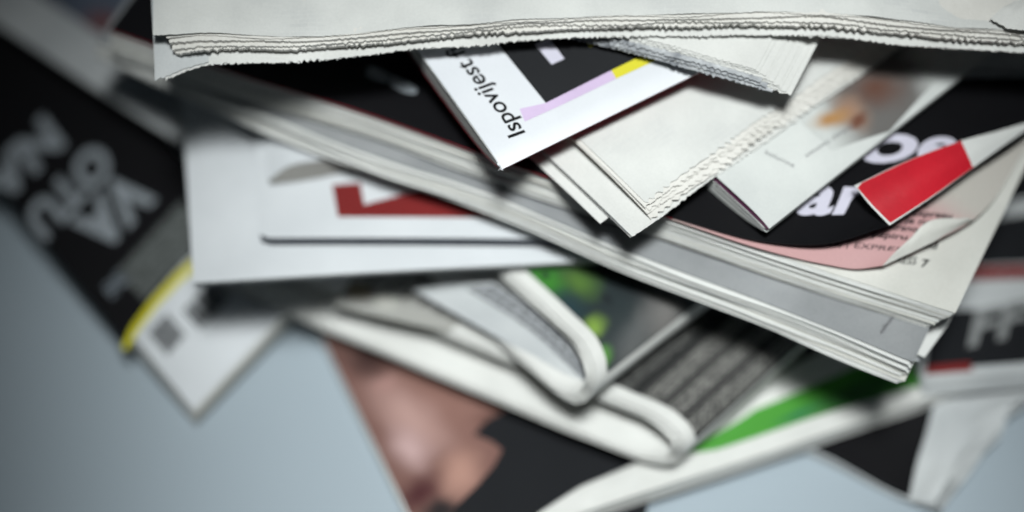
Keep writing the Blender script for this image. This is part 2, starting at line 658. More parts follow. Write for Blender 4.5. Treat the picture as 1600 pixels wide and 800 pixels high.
for corners in ([(0.0297, 0.1458), (0.0838, 0.1465), (0.0853, 0.0969), (0.0306, 0.0957)], [(0.1138, 0.1288), (0.2029, 0.1288), (0.2072, 0.0851), (0.1163, 0.0870)]):
    (a0, b0), (a1, b1), (a2, b2), (a3, b3) = corners
    x = 0.0
    for i in range(9):
        wd = [.07, .12, .05, .10, .06, .13, .05, .08, .07][i]
        x1 = min(1, x + wd)
        q = lambda f, g: ((a0 + (a1 - a0) * f) * (1 - g) + (a3 + (a2 - a3) * f) * g, (b0 + (b1 - b0) * f) * (1 - g) + (b3 + (b2 - b3) * f) * g)
        ink("bar", S11, f11, ink_dark, [q(x, 0), q(x1, 0), q(x1, 1), q(x, 1)], w=.2)
        x = x1 + .035

# ------------------------------------------------------------------ newspaper with a pale margin behind it, left
a_, b_ = V(-193.6, 145.2, 44.0), V(-112.7, 84.0, 44.0)
u = b_ - a_
v = V(-u.y, u.x, 0).normalized() * 190
S12 = Para("S12", a_ - u * .5, u * 2.0, v, disp=lambda s, t: 1.5 * math.sin(s * 7))
f12 = thing("newspaper", "dark blue newspaper with a pale margin leaning above the black front page", "newspaper", a_ * .5 + b_ * .5 + V(-5, 30, -44), STACK)
for k in range(5):
    page("page", S12, f12, news_grey, w=-1.3 * k, th=.6, t=(.004 * k, 1), nu=18, nv=12)
c12 = [(0.4486, 0.1260), (0.3924, 0.0674), (0.5913, 0.0806), (0.3083, 0.0761)]
ink("photo_print", S12, f12, photo("dark_blue_photo", (.075, .095, .13), [(*c12[0], 9, 6, 30, (.13, .05, .05), 1.0), (*c12[2], 22, 12, 30, (.10, .125, .16), 1.0), (*c12[3], 20, 10, 30, (.045, .05, .07), 1.0)], S12), [(0.02, .10), (.98, .10), (.98, .95), (.02, .95)])

# ------------------------------------------------------------------ newspaper with black cover and crumpled white edge, lower right
G17 = [[V(69.7, 0.8, 4.0), V(105.4, -18.3, 4.0), V(135.8, -36.6, 5.0), V(142.0, -39.4, 8.0)],
       [V(83.2, 10.5, 5.0), V(115.0, -3.7, 5.0), V(144.2, -17.7, 7.0), V(158.5, -17.7, 9.0)],
       [V(101.5, 24.4, 6.0), V(131.5, 14.5, 7.0), V(154.6, 4.1, 10.0), V(176.9, 4.1, 10.0)],
       [V(118.2, 41.2, 7.0), V(150.9, 35.1, 8.0), V(173.1, 28.3, 10.0), V(198.8, 31.0, 10.0)]]
S17 = Grid("S17", G17)
f17 = thing("newspaper", "newspaper with black front and crumpled pale border, flat on the table at lower right", "newspaper", V(134.4, -12.1, 0.0), STACK)
for k in range(5):
    page("page", S17, f17, news_grey, w=(lambda kk: lambda s, t: -.9 * kk + max(0, (s - .87) / .13) * (2.4 * abs(math.sin((s - .87) * 34 + t * 2)) + 2.6 * fbm(s * 14, t * 7, 3 + kk)) * (1 if kk < 2 else .5))(k), th=.4,
         s=(0, 1 - .012 * (k % 3)), nu=90, nv=30, right=lambda x: 1.2 * noise.noise((x * .1, 1, 2)))
page("black_print", S17, f17, ink_black, s=(.004, .855), t=(.012, .97), w=.2, th=0, nu=40, nv=20, right=lambda x: 1.0 * noise.noise((x * .05, 5, 2)))

# ------------------------------------------------------------------ dark newspaper with white letters and red stripe, right edge
o = V(137.4, 1.7, 20.0)
u = V(193.8, 7.3, 21.0) - o
v = V(-u.y, u.x, 0).normalized() * 150
S18 = Para("S18", o, u, v)
f18 = thing("newspaper", "dark newspaper with white letters and a red stripe at the right edge", "newspaper", V(171.5, 29.8, 0.0), STACK)
for k in range(6):
    page("page", S18, f18, news_grey, w=-.9 * k, th=.5, t=(-.004 * k, 1), nu=10, nv=10)
ink("black_print", S18, f18, ink_dark, [(0.0342, 0.0296), (0.9746, 0.0219), (1.0594, 0.1629), (0.1718, 0.1855)])
ink("red_stripe", S18, f18, ink_maroon, [(0.1940, 0.2674), (1.1080, 0.2437), (1.1294, 0.2793), (0.2393, 0.3019)])
ink("dark_photo", S18, f18, ink_dark, [(0.2412, 0.3054), (1.1337, 0.2864), (1.3657, 0.6721), (0.4917, 0.6502)])
ink("grey_stripe", S18, f18, news_grey, [(0.6148, 0.4249), (1.2298, 0.4461), (1.2543, 0.4868), (0.6595, 0.4701)], w=.2)
ink("red_patch", S18, f18, ink_maroon, [(0.0311, 0.0159), (0.3149, 0.0145), (0.3125, 0.0389), (0.0582, 0.0390)], w=.2)
lettering("headline_letters", S18, f18, flat("grey_headline_ink", (.24, .25, .25), .6, .2), "FF", *[(0.3192, 0.0804), (0.6643, 0.1012), (0.4262, 0.1785)], bold=.03, w=.3)

# ------------------------------------------------------------------ newspaper with green stripe and broad white margin, bottom
row = [V(-1.7, -54.8, 13.0), V(54.9, -33.3, 13.5), V(106.8, -14.2, 14.0), V(153.3, 3.0, 15.0)]
S16 = Grid("S16", [row, [V(16.8, -38.7, 13.0), V(61.6, -23.4, 13.5), V(109.7, -3.9, 14.5), V(156.6, 14.4, 15.0)], [V(55.4, -19.1, 13.0), V(81.6, -6.6, 13.5), V(119.4, 10.8, 14.5), V(163.9, 31.6, 15.0)], [V(85.1, 15.7, 13.0), V(105.4, 26.3, 13.0), V(139.9, 44.4, 14.0), V(179.8, 63.7, 14.0)]],
           disp=lambda s, t: .5 * math.sin(s * 9))
f16 = thing("newspaper", "newspaper with a green stripe along its broad white margin, near the bottom", "newspaper", row[1] * .5 + row[2] * .5 - V(0, 0, 14), STACK)
for k in range(7):
    page("page", S16, f16, news_plain, w=-1.05 * k, th=.7, t=(.002 * (k % 3), 1), s=(0, 1 - .003 * k), nu=24, nv=10)
ink("green_stripe", S16, f16, photo("green_stripe_ink", (.055, .25, .03), [(*[(0.7262, 0.1810)][0], 22, 9, 0, (.03, .12, .03), 1.0), (*[(0.5993, 0.2125)][0], 10, 3, 0, (.02, .14, .06), 1.0)], S16), [(0.2693, 0.2291), (0.4149, 0.1546), (0.6308, 0.1331), (0.8918, 0.0938), (0.8981, 0.3109), (0.6795, 0.4657), (0.3375, 0.4588)], w=.15)
ink("black_print", S16, f16, ink_black, [(-0.4161, 0.6873), (0.0022, 0.7184), (0.4882, 0.8009), (0.7236, 0.8318), (-0.1742, 1.6495), (-3.4765, 2.0376)], w=.15)
ink("grey_patch", S16, f16, news_grey, [(0.1448, 0.8595), (0.2644, 0.9432), (0.0130, 1.1475), (-0.1153, 1.1234)], w=.25)

# ------------------------------------------------------------------ two newspapers folded double: fold towards the camera's right
def folded(name, label, tip, axis, b, prof, n, pitch, skew, length, mat, loc):
    f = thing(name, label, "newspaper", loc, STACK)
    outer = None
    m_ = len(prof)
    for k in range(n):
        d = pitch * k
        pr = []
        for i, (x, y) in enumerate(prof):
            a = prof[max(0, i - 1)]
            c = prof[min(m_ - 1, i + 1)]
            tx, ty = c[0] - a[0], c[1] - a[1]
            l_ = math.hypot(tx, ty)
            pr.append((x - ty / l_ * d, y + tx / l_ * d))   # the profile runs top leg, fold, bottom leg: inwards is on its left
        sh = Fold("F" + str(k), tip, axis, b, pr, (lambda kk: lambda s: skew(s) + 1.1 * math.sin(kk * 2.1) * min(1, kk) + .7 * noise.noise((s * 9, kk * 1.3, 0)))(k), length)
        if outer is None:
            outer = sh
        page("page", sh, f, mat, th=pitch * .5, nu=80, nv=8)
    return f, outer


# lower of the two
tip = V(61.2, -25.7, 26.0)
ax = V(93.3, 6.3, 27.0) - tip
bd = V(-55.4, 29.1, 27.0) - V(59.6, -28.3, 27.0)
prof14 = [(175, 5), (120, 7), (60, 8), (30, 8.4), (10, 8.2), (3, 6.4), (0, 3), (0, -1.2), (2.4, -5), (9, -7.4), (30, -8.6), (60, -9), (120, -9), (175, -8)]
smooth = lambda x: 0 if x < 0 else (1 if x > 1 else x * x * (3 - 2 * x))
sk14 = lambda s: -2 - 9.0 * smooth((s - .445) / .1)
f14, S14 = folded("newspaper", "folded newspaper with dark print, its white fold lying on the green-striped paper", tip, ax, bd, prof14, 7, .62, sk14, 150, news_plain, V(38.8, -4.3, 12.0))
S14.name = "S14"
dark_rows = text_rows("dark_page_small_text", (.012, .013, .013), (.17, .17, .16), 1.3, turn=90, cols=5.0)
pale_rows = text_rows("grey_page_small_text", (.035, .035, .034), (.36, .355, .33), 1.25, turn=90, cols=4.2)
ink("dark_page_print", S14, f14, dark_rows, [(.12, .03), (.42, .03), (.42, .95), (.12, .95)], w=.3, maxlen=8)
ink("grey_page_print", S14, f14, pale_rows, [(.42, .03), (.492, .03), (.492, .95), (.42, .95)], w=.3, maxlen=3)
ink("pale_page_print", S14, f14, photo("brown_photo", (.30, .30, .28), [(*[(0.1376, 0.0086)][0], 6, 4, 0, (.17, .13, .07), 1.0), (*[(0.1645, 0.0110)][0], 5, 4, 0, (.55, .55, .50), 1.0), (*[(0.2156, 0.0573)][0], 12, 5, 0, (.2, .2, .2), 1.0)], S14), [(0.1323, -0.0542), (0.1203, 0.0564), (0.1431, 0.1502), (0.2374, 0.1115), (0.2375, -0.0073)], w=.3)

# upper of the two
tip = V(33.4, -13.3, 46.0)
ax = V(62.4, 12.2, 47.0) - tip
bd = V(-ax.y, ax.x, 0)
prof13 = [(165, 6), (110, 8), (55, 9), (26, 9.2), (9, 9), (2.6, 7), (0, 3.2), (0, -1.2), (2, -5.2), (8, -7.4), (26, -8.2), (55, -8.5), (110, -8), (165, -6)]
sk13 = lambda s: -3 - 12.0 * smooth((s - .445) / .1)
f13, S13 = folded("newspaper", "folded newspaper with green leafy photo, its thick white fold just below the long magazine edge", tip, ax, bd, prof13, 7, .62, sk13, 150, news_plain, V(12.8, 9.5, 30.0))
S13.name = "S13"
c13 = [(0.3726, 0.0398), (0.3955, 0.0958), (0.4296, 0.2042), (0.4451, 0.0337), (0.4817, 0.1964), (0.4114, 0.0366), (0.4459, 0.0965), (0.4917, 0.0967), (0.4732, 0.0206)]
rg = random.Random(4)
ink("leaf_photo", S13, f13, photo("leafy_photo", (.012, .020, .022), [
    (*c13[0], 10, 7, 0, (.03, .17, .015), 1.0), (*c13[1], 9, 6, 0, (.06, .13, .02), 1.0), (*c13[2], 16, 9, 0, (.01, .012, .014), 1.0),
    (*c13[5], 8, 6, 0, (.01, .03, .035), 1.0), (*c13[3], 4, 6, 20, (.16, .27, .04), 1.0), (*c13[8], 3, 5, 0, (.08, .25, .03), 1.0), (*c13[4], 11, 13, 40, (.13, .125, .12), 1.0), (*c13[7], 9, 12, 40, (.09, .095, .095), 1.0)] +
    [(c13[1][0] + rg.uniform(-.07, .06), c13[1][1] + rg.uniform(-.05, .30), rg.uniform(1.2, 3), rg.uniform(1.5, 4), rg.uniform(0, 90), rg.choice([(.03, .10, .02), (.07, .15, .03), (.006, .01, .012), (.01, .04, .03), (.005, .010, .008)]), .9) for _ in range(18)], S13, grain=.3),
    [(.12, .03), (.488, .03), (.488, .95), (.12, .95)], w=.3, maxlen=3)

# inner leaf with rows of print, seen in the open mouth of the upper fold
Sin = Grid("Sin", [[V(-34.2, 24.8, 41.0), V(-4.2, 4.3, 41.0), V(26.0, -16.0, 41.0)], [V(-20.3, 24.6, 43.5), V(5.3, 6.0, 43.5), V(27.0, -15.2, 42.0)], [V(-6.4, 24.3, 46.0), V(13.7, 6.8, 46.0), V(28.1, -13.9, 43.0)]])
page("page", Sin, f13, news_grey, th=.3, t=(0.02, 1), s=(0, .97), nu=20, nv=8, w=lambda s, t: 1.0 * math.sin(t * 3))
ink("print_rows", Sin, f13, text_rows("grey_print_rows", (.30, .315, .33), (.03, .032, .035), 2.6, turn=0, gap=.3), [(.05, .62), (.5, .58), (.93, .45), (.95, .9), (.5, .95), (.05, .97)], w=1.15, maxlen=3)

# ------------------------------------------------------------------ large white magazine, left
o = V(-103.7, 12.9, 61.0)
u = (V(33.5, 22.4, 61.0) - o) * 1.25
v = (V(-113.3, 91.8, 61.0) - o) * 2.2
S10 = Para("S10", o, u, v, disp=lambda s, t: .8 * math.sin(t * 6 + .5) + .5 * math.sin(s * 5))
f10 = thing("magazine", "large plain white magazine sticking out below the sheet with the red sign", "magazine", o - V(0, 0, 6), STACK)
page("front_cover", S10, f10, soft_white, th=.3, nu=20, nv=20)
for k in range(4):
    page("page", S10, f10, page_white, w=-.5 - .55 * k, th=.42, s=(.004, .99), t=(.003 * k, 1), nu=12, nv=12)
page("back_cover", S10, f10, soft_white, w=-2.75, th=.3, s=(0, 1), t=(.004, 1), nu=12, nv=12)

# ------------------------------------------------------------------ white booklet with red sign and navy back
o = V(-82.5, 27.6, 66.0)
u = (V(14.7, 27.1, 66.0) - o) * 1.9
v = (V(-86.8, 76.5, 66.0) - o) * 3
S09 = Para("S09", o, u, v, disp=lambda s, t: .5 * math.sin(s * 6))
f09 = thing("booklet", "white booklet with dark red angular print and navy back cover", "booklet", o - V(0, 0, 4), STACK)
cr = lambda x: -1.6 * max(0, 1 - x / 2.5) ** 2
page("front_cover", S09, f09, soft_white, th=.25, nu=60, nv=12, front=cr)
for k in range(3):
    page("page", S09, f09, page_white, w=-.3 - .4 * k, th=.33, s=(.002, .995), t=(.004, 1), nu=40, nv=10, front=cr)
page("back_cover", S09, f09, ink_navy, w=-1.6, th=1.3, s=(0.002, 1), t=(-.002, 1), nu=60, nv=10, front=cr)
ink("red_sign", S09, f09, ink_maroon, [(0.1339, 0.1483), (0.1848, 0.1537), (0.1890, 0.0920), (0.2720, 0.1267), (0.4136, 0.1853), (0.4850, 0.0561), (0.1408, 0.0579)])

# ------------------------------------------------------------------ small folded newspaper on it
up = [V(-80.5, 49.3, 69.0), V(-74.7, 52.1, 72.0), V(-63.5, 54.2, 73.5), V(-50.8, 55.6, 74.0), V(-29.7, 58.6, 74.0), V(0.0, 63.2, 74.0)]
lo = [V(-80.2, 49.0, 68.0), V(-73.3, 50.1, 67.6), V(-62.7, 52.2, 67.4), V(-50.1, 55.7, 67.4), V(-30.0, 61.6, 67.4), V(0.0, 66.6, 67.4)]
vb = V(-.12, 1, .0)
f08 = thing("newspaper", "small folded newspaper lying on the white booklet with the red sign", "newspaper", lo[2] - V(0, 0, .5), STACK)
for k in range(7):
    q = k / 6
    rr = [a * (1 - q) + b * q for a, b in zip(up, lo)]
    sh = Grid("S08", [[p + vb * d + V(0, 0, z_) for p in rr] for d, z_ in ((0, 0), (10, .6 * (1 - q)), (35, .8 * (1 - q)), (75, .8 * (1 - q)))])
    page("page", sh, f08, soft_white if k == 0 else page_taupe, th=.3 if k == 0 else .55, nu=40, nv=8, front=(lambda kk: lambda x: .5 * noise.noise((x * .06, kk * 3.0, 7)))(k))

# ------------------------------------------------------------------ thick magazine under the black one
row = [V(-140.6, 98.0, 82.0), V(-108.9, 79.8, 83.0), V(-73.9, 62.2, 83.0), V(-41.8, 46.7, 83.0), V(-18.9, 38.4, 82.5), V(39.7, 12.1, 78.0), V(91.4, -7.6, 72.0), V(126.6, -22.5, 68.0)]
vb = (V(152.8, 31.1, 69.0) - V(126.6, -22.5, 68.0)).normalized()
S07 = Grid("S07", [[p + vb * d + V(0, 0, dz) for p in row] for d, dz in ((0, 0), (6, .3), (40, .8), (120, 1), (225, 1))])
f07 = thing("magazine", "thick magazine with grey open page, directly under the black-covered magazine", "magazine", row[3] * .5 + row[-1] * .5 - V(0, 0, 9), STACK)
for k in range(15):
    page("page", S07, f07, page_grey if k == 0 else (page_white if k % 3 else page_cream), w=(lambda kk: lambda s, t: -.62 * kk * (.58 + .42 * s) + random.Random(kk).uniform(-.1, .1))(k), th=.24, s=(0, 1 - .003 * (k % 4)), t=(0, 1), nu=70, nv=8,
         front=(lambda kk: lambda x: .24 * kk * (.45 + .55 * x / S07.Lu) + (0 if kk == 0 else .5 + random.Random(kk + 5).uniform(-.45, .55) + 1.1 * noise.noise((x * .02, 3.7 + kk * .3, 2))) + .6 * noise.noise((x * .012, kk * 3.3, 1)) + .25 * noise.noise((x * .05, kk * 1.3, 4)))(k), crumple=.4 if k == 0 else .16, cs=.03, seed=k)
page("back_cover", S07, f07, soft_white, w=lambda s, t: -9.6 * (.58 + .42 * s), th=.5, s=(0, 1.004), t=(.03, 1), nu=40, nv=8)
page("loose_page", S07, f07, page_white, w=(lambda s, t: -6.0), th=.4, s=(.8, 1.016), t=(.03, .8), nu=30, nv=12, right=lambda x: -2.2 * max(0, 1 - x / 3.0) ** 2)
lettering("small_print", S07, f07, ink_grey, "express", *[(0.9539, 0.0235), (0.9583, 0.0580), (0.9588, 0.0220)], bold=.01, w=.7)

# ------------------------------------------------------------------ black-covered magazine across the pile
row = [V(-134.1, 93.6, 93.0), V(-90.2, 74.0, 93.5), V(-50.0, 58.6, 93.5), V(0.2, 36.3, 93.0), V(53.8, 17.4, 88.0), V(101.3, 1.7, 82.0), V(139.9, -9.9, 77.0)]
vb = (V(167.5, 45.1, 79.0) - V(139.9, -9.9, 77.0)).normalized()
S06 = Grid("S06", [[p + vb * d + V(0, 0, dz) for p in row] for d, dz in ((0, 0), (20, .5), (62, 1.2), (130, 1.5), (215, 1.5))])
f06 = thing("magazine", "black-covered magazine with big pale letters, red-lined cover corner turned back", "magazine", row[3] * .5 + row[-1] * .5 - V(0, 0, 9), STACK)
for k in range(18):
    page("page", S06, f06, page_white if k % 4 else page_cream, w=-.50 * k, th=.24, s=(.003 * (k % 3), 1 - .0012 * k), nu=70, nv=8,
         front=(lambda kk: lambda x: .19 * kk + random.Random(kk + 50).uniform(-.3, .4) * min(1, kk) + .6 * noise.noise((x * .010, kk * 2.7, 5)) + .2 * noise.noise((x * .05, kk * 1.9, 8)))(k), crumple=.18, cs=.02, seed=20 + k, right=lambda x: .3 * noise.noise((x * .08, 3, 3)))
# page printed pink, under the cover
rp = [V(0.2, 35.5, 94.0), V(53.7, 16.3, 89.2), V(81.0, 7.6, 86.0), V(99.2, 3.8, 84.0), V(109.3, 2.6, 83.2), V(117.2, 3.3, 84.0)]
crest = [V(117.2, 3.3, 84.0), V(133.1, 11.9, 84.5), V(148.0, 22.2, 83.0)]
S06p = Grid("S06p", [rp,
                     [V(16.7, 64.2, 94.5), V(64.0, 39.5, 90.5), V(90.6, 27.2, 88.0), V(110.3, 19.3, 86.5), V(122.2, 14.8, 85.8), V(133.0, 11.6, 85.0)],
                     [V(34.0, 88.5, 95.0), V(77.2, 57.3, 91.5), V(103.5, 42.0, 89.0), V(121.5, 33.0, 87.2), V(135.6, 26.5, 85.5), V(147.9, 21.8, 83.5)],
                     [V(54.3, 122.8, 95.0), V(93.9, 91.1, 92.0), V(120.4, 73.4, 90.0), V(138.8, 64.1, 88.0), V(155.1, 56.3, 86.0), V(167.4, 50.3, 84.5)],
                     [V(85.9, 183.6, 95.0), V(117.4, 149.0, 92.5), V(142.9, 133.3, 90.0), V(164.1, 123.3, 88.0), V(182.6, 112.6, 87.0), V(194.9, 104.8, 86.0)]])
cpk = [(0.8381, 0.0535), (0.9354, 0.1832)]
pp = page("page", S06p, f06, photo("pink_tinted_page", (.42, .40, .365), [(*cpk[0], 62, 24, 0, (.46, .27, .27), .5), (*cpk[1], 15, 15, 0, (.46, .27, .27), .8)], S06p, rough=.5), th=.18, nu=60, nv=40, w=.35)
Sear = Grid("Sear", [[V(117.1, 3.0, 84.4), V(133.0, 11.4, 85.2), V(147.9, 21.8, 83.6)],
                     [V(121.0, 6.7, 86.5), V(132.4, 13.9, 88.0), V(146.9, 20.6, 85.5)],
                     [V(125.1, 10.5, 87.2), V(132.8, 17.1, 89.5), V(145.9, 20.4, 86.5)]])
page("turned_corner", Sear, f06, page_cream, th=.18, nu=24, nv=16, crumple=.15, cs=.2)
# the black cover and its turned-back corner
rc = [V(-133.9, 92.9, 94.5), V(-90.0, 73.3, 95.0), V(-49.9, 57.9, 95.0), V(0.2, 35.7, 94.7), V(53.6, 16.5, 90.6), V(80.9, 9.2, 88.6), V(98.9, 7.6, 90.0), V(119.0, 12.0, 94.0)]
r2 = [p + vb * 26 + V(0, 0, .5) for p in rc[:5]] + [V(94.6, 28.0, 90.3), V(114.2, 23.9, 91.6), V(132.4, 22.0, 94.5)]
r3 = [p + vb * 60 + V(0, 0, .8) for p in rc[:5]] + [V(110.1, 51.7, 91.8), V(132.2, 44.0, 92.5), V(146.4, 33.8, 94.2)]
r4 = [p + vb * 108 + V(0, 0, .8) for p in rc[:5]] + [V(134.2, 88.3, 92.0), V(155.8, 71.7, 92.0), V(173.6, 57.5, 91.5)]
r5 = [p + vb * 215 + V(0, 0, .8) for p in rc[:5]] + [V(179.4, 165.7, 91.0), V(196.5, 157.4, 90.0), V(213.4, 149.2, 89.0)]
S06c = Grid("S06c", [rc, r2, r3, r4, r5])
page("front_cover", S06c, f06, gloss_black, th=.22, nu=90, nv=50)
page("cover_edge", S06c, f06, ink_crimson, th=.22, w=-.25, s=(0, .74), nu=60, nv=6, t=(0, .12), front=lambda x: .25)
Sflap = Grid("Sflap", [[V(118.9, 11.7, 94.3), V(132.3, 21.7, 94.8), V(146.3, 33.5, 94.5), V(160.2, 46.0, 93.0), V(173.5, 57.2, 91.9)],
                       [V(113.1, 16.8, 97.6), V(128.5, 26.5, 98.2), V(144.3, 37.1, 97.3), V(158.6, 47.1, 94.6), V(173.9, 57.3, 92.1)],
                       [V(108.3, 23.9, 99.0), V(125.3, 33.4, 99.3), V(142.6, 42.0, 98.3), V(157.5, 49.1, 95.4), V(174.3, 57.4, 92.3)]])
fl = page("turned_corner", Sflap, f06, page_white, th=.22, nu=50, nv=24)
fl["label"] = "red and white inside of the cover's corner, folded back over the black cover"
ink("red_print", Sflap, fl, ink_red, [(.012, .03), (.515, .01), (.515, .99), (.03, .985), (.004, .93)], w=.1, maxlen=2.5)
ink("yellow_mark", S06p, f06, ink_yellow, [(0.9375, 0.3984), (0.9437, 0.4127), (0.9478, 0.3990), (0.9437, 0.3886)], w=.7)
# printed words
lettering("cover_letters", S06c, f06, ink_letter, "ar", *[(0.8578, 0.0705), (0.9295, 0.0867), (0.8398, 0.1722)], bold=.03, w=.25, maxlen=2.5)
lettering("cover_letters", S06c, f06, ink_letter, "oe", *[(0.8791, 0.2089), (0.9627, 0.2702), (0.8644, 0.3186)], bold=.03, w=.25, maxlen=2.5)
lettering("cover_letters", S06c, f06, grey_letters, "es", *[(0.3877, 0.0725), (0.3155, 0.0823), (0.3906, 0.0446)], bold=.045, w=.25, maxlen=2.5)
for txt, q in (("k", [(0.9235, 0.2475), (0.9314, 0.2524), (0.9164, 0.2672)]), ("Expresu", [(0.9252, 0.2094), (0.9752, 0.2451), (0.9172, 0.2304)]),
               ("je na", [(0.9289, 0.1778), (0.9636, 0.2002), (0.9202, 0.1991)]), ("stranom", [(0.9184, 0.1430), (0.9733, 0.1696), (0.9103, 0.1637)]), ("papiru", [(0.9024, 0.1078), (0.9629, 0.1269), (0.8955, 0.1275)])):
    lettering("small_print", S06p, f06, ink_dark, txt, *q, bold=.02, w=.5, maxlen=2.5)
lettering("footer_print", S06p, f06, ink_dark, "zaj | EXPRESS", *[(0.8277, 0.0522), (0.9925, 0.0835), (0.8233, 0.0698)], w=.5, maxlen=2.5)
lettering("footer_print", S06, f06, ink_dark, "EXPRESS", *[(0.9001, 0.0462), (0.9381, 0.0594), (0.8989, 0.0605)], w=.25, maxlen=2.5)
lettering("page_number", S06, f06, ink_black, "7", *[(0.9440, 0.0588), (0.9512, 0.0614), (0.9428, 0.0732)], bold=.02, w=.25, maxlen=2.5)
lettering("small_print", S06, f06, ink_dark, "mild", *[(0.9263, 0.0856), (0.9510, 0.0978), (0.9251, 0.1001)], bold=.02, w=.25, maxlen=2.5)

# ------------------------------------------------------------------ saddle-stitched booklets
def booklet(f, sh, cover_mat, back_mat, leaves, top_th, bulge, n, front=None, nv=30):
    """sh: s=0 at the spine, t along it. bulge(s_mm)->depth of the back below the front."""
    page("front_cover", sh, f, cover_mat, th=top_th, nu=60, nv=nv)
    for k in range(n):
        q = (k + 1) / (n + 1)
        page("page", sh, f, leaves[k % len(leaves)], w=(lambda qq: lambda s, t: -top_th - .05 - bulge(s * sh.Lu) * qq)(q), th=.2,
             s=((.4 + 1.3 * (1 - abs(2 * q - 1))) / sh.Lu, 1 - .004 * (k % 3)), t=(.0012 * (k % 3) - .0006, 1), nu=60, nv=6)
    page("back_cover", sh, f, back_mat, w=lambda s, t: -top_th - .12 - bulge(s * sh.Lu), th=.24, nu=60, nv=6, s=(0, 1), t=(-.001, 1))


# grey-white booklet with plum inside
o = V(80.8, 9.2, 98.0)
vs = (V(143.5, 65.6, 101.0) - o)
us = (V(59.9, 24.4, 99.0) - o)
us = us - vs * (us.dot(vs) / vs.length_squared)
us = us.normalized() * 140
vs = vs.normalized() * 200
S05 = Para("S05", o, us, vs, disp=lambda s, t: -2.2 * math.exp(-s * 140 / 5.0) + 1.0 * math.sin(s * 3))
f05 = thing("booklet", "grey-white booklet with plum lining, its spine across the black cover", "booklet", o - V(0, 0, 10), STACK)
cover5 = paper("grey_white_cover", (.44, .46, .45), (.58, .60, .58), rough=.55, ghost=.0, fine=1800, bump=.15)
bul5 = lambda x: 7.0 * (1 - math.exp(-x / 7.0))
page("front_cover", S05, f05, cover5, th=.25, nu=60, nv=30)
page("cover_lining", S05, f05, ink_plum, w=lambda s, t: -.3 - 1.5 * (1 - math.exp(-s * 20)), th=.9, s=(.003, 1), t=(-.002, 1), nu=60, nv=6)
for k in range(7):
    q = (k + 1.5) / 9
    page("page", S05, f05, page_white, w=(lambda qq: lambda s, t: -1.4 - bul5(s * 140) * qq)(q), th=.42, s=((.8 + 2.0 * (1 - abs(2 * q - 1))) / 140, 1), t=(-.003 + .001 * (k % 3), 1), nu=60, nv=6)
page("back_cover", S05, f05, cover5, w=lambda s, t: -1.6 - bul5(s * 140), th=.3, s=(.002, 1), t=(-.003, 1), nu=60, nv=6)
c5 = [(0.0944, 0.2512), (0.1109, 0.2187), (0.0993, 0.3142), (0.0666, 0.2459), (0.1763, 0.3101)]
ink("photo_print", S05, f05, photo("orange_photo", (.48, .50, .485), [(*c5[2], 34, 19, 30, (.11, .105, .10), .5), (*c5[2], 8, 10, 20, (.10, .045, .03), 1.0), (*c5[0], 8, 6, 20, (.26, .16, .11), .9), (*c5[1], 4, 7, 20, (.34, .18, .065), .9), (*c5[3], 2, 5, 0, (.12, .045, .025), .8)], S05),
    [(0.0501, 0.1754), (0.0041, 0.2761), (0.0214, 0.3631), (0.0364, 0.4653), (0.1971, 0.4310), (0.2224, 0.2538), (0.1530, 0.1752)], w=.15)
lettering("small_print", S05, f05, ink_grey, "novosti tjedna", *[(0.0810, 0.1361), (0.0700, 0.2336), (0.0700, 0.1341)], w=.15)
lettering("small_print", S05, f05, ink_grey, "kolumna", *[(0.1436, 0.0889), (0.0738, 0.1049), (0.1482, 0.0964)], w=.15)

# ------------------------------------------------------------------ torn newspaper under the top one, right
row = [V(94.0, 67.3, 98.0), V(114.0, 70.1, 98.5), V(129.8, 72.2, 99.0), V(146.6, 73.0, 99.0), V(167.8, 73.8, 98.0), V(201.3, 72.5, 97.0)]
S19 = Grid("S19", [[p + V(-3, d, .1 * d if d < 20 else 2) for p in row] for d in (0, 8, 20, 90, 190)])
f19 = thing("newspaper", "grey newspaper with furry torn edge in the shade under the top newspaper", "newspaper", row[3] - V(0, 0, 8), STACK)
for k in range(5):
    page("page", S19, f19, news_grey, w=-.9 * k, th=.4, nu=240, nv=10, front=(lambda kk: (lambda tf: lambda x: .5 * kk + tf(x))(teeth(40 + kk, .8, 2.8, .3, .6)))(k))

# ------------------------------------------------------------------ torn-edged newspaper, corner pointing at the camera
o = V(37.6, 4.9, 97.5)
u = (V(123.5, 74.2, 104.0) - o)
v = (V(10.2, 36.4, 99.5) - o)
S04 = Para("S04", o, u * 1.7, v * 3.6, disp=lambda s, t: .9 * math.sin(t * 9) * (1 - s) + .6 * math.sin(s * 7))
f04 = thing("newspaper", "pale newspaper with toothed torn edge, its corner pointing down between the booklets", "newspaper", o - V(0, 0, 4), STACK)
Lf = S04.Lu
for k in range(3):
    page("page", S04, f04, [news_plain, news_grey, news_plain][k], w=-.7 * k, th=.2, nu=420, nv=14, s=(0.0, 1), t=(0, 1), crumple=.25, cs=.03, seed=k,
         front=(lambda kk: (lambda tf: lambda x: tf(x) - [0, 2.0, 1.0][kk])(teeth(60 + kk, .8, 2.9, .25, .6)))(k), left=lambda x: .0)
page("page", S04, f04, news_plain, w=(lambda s, t: -1.6 - 1.2 * max(0, 1 - s / .1)), th=.2, nu=60, nv=10, s=(-.017, .9), t=(.075, 1))
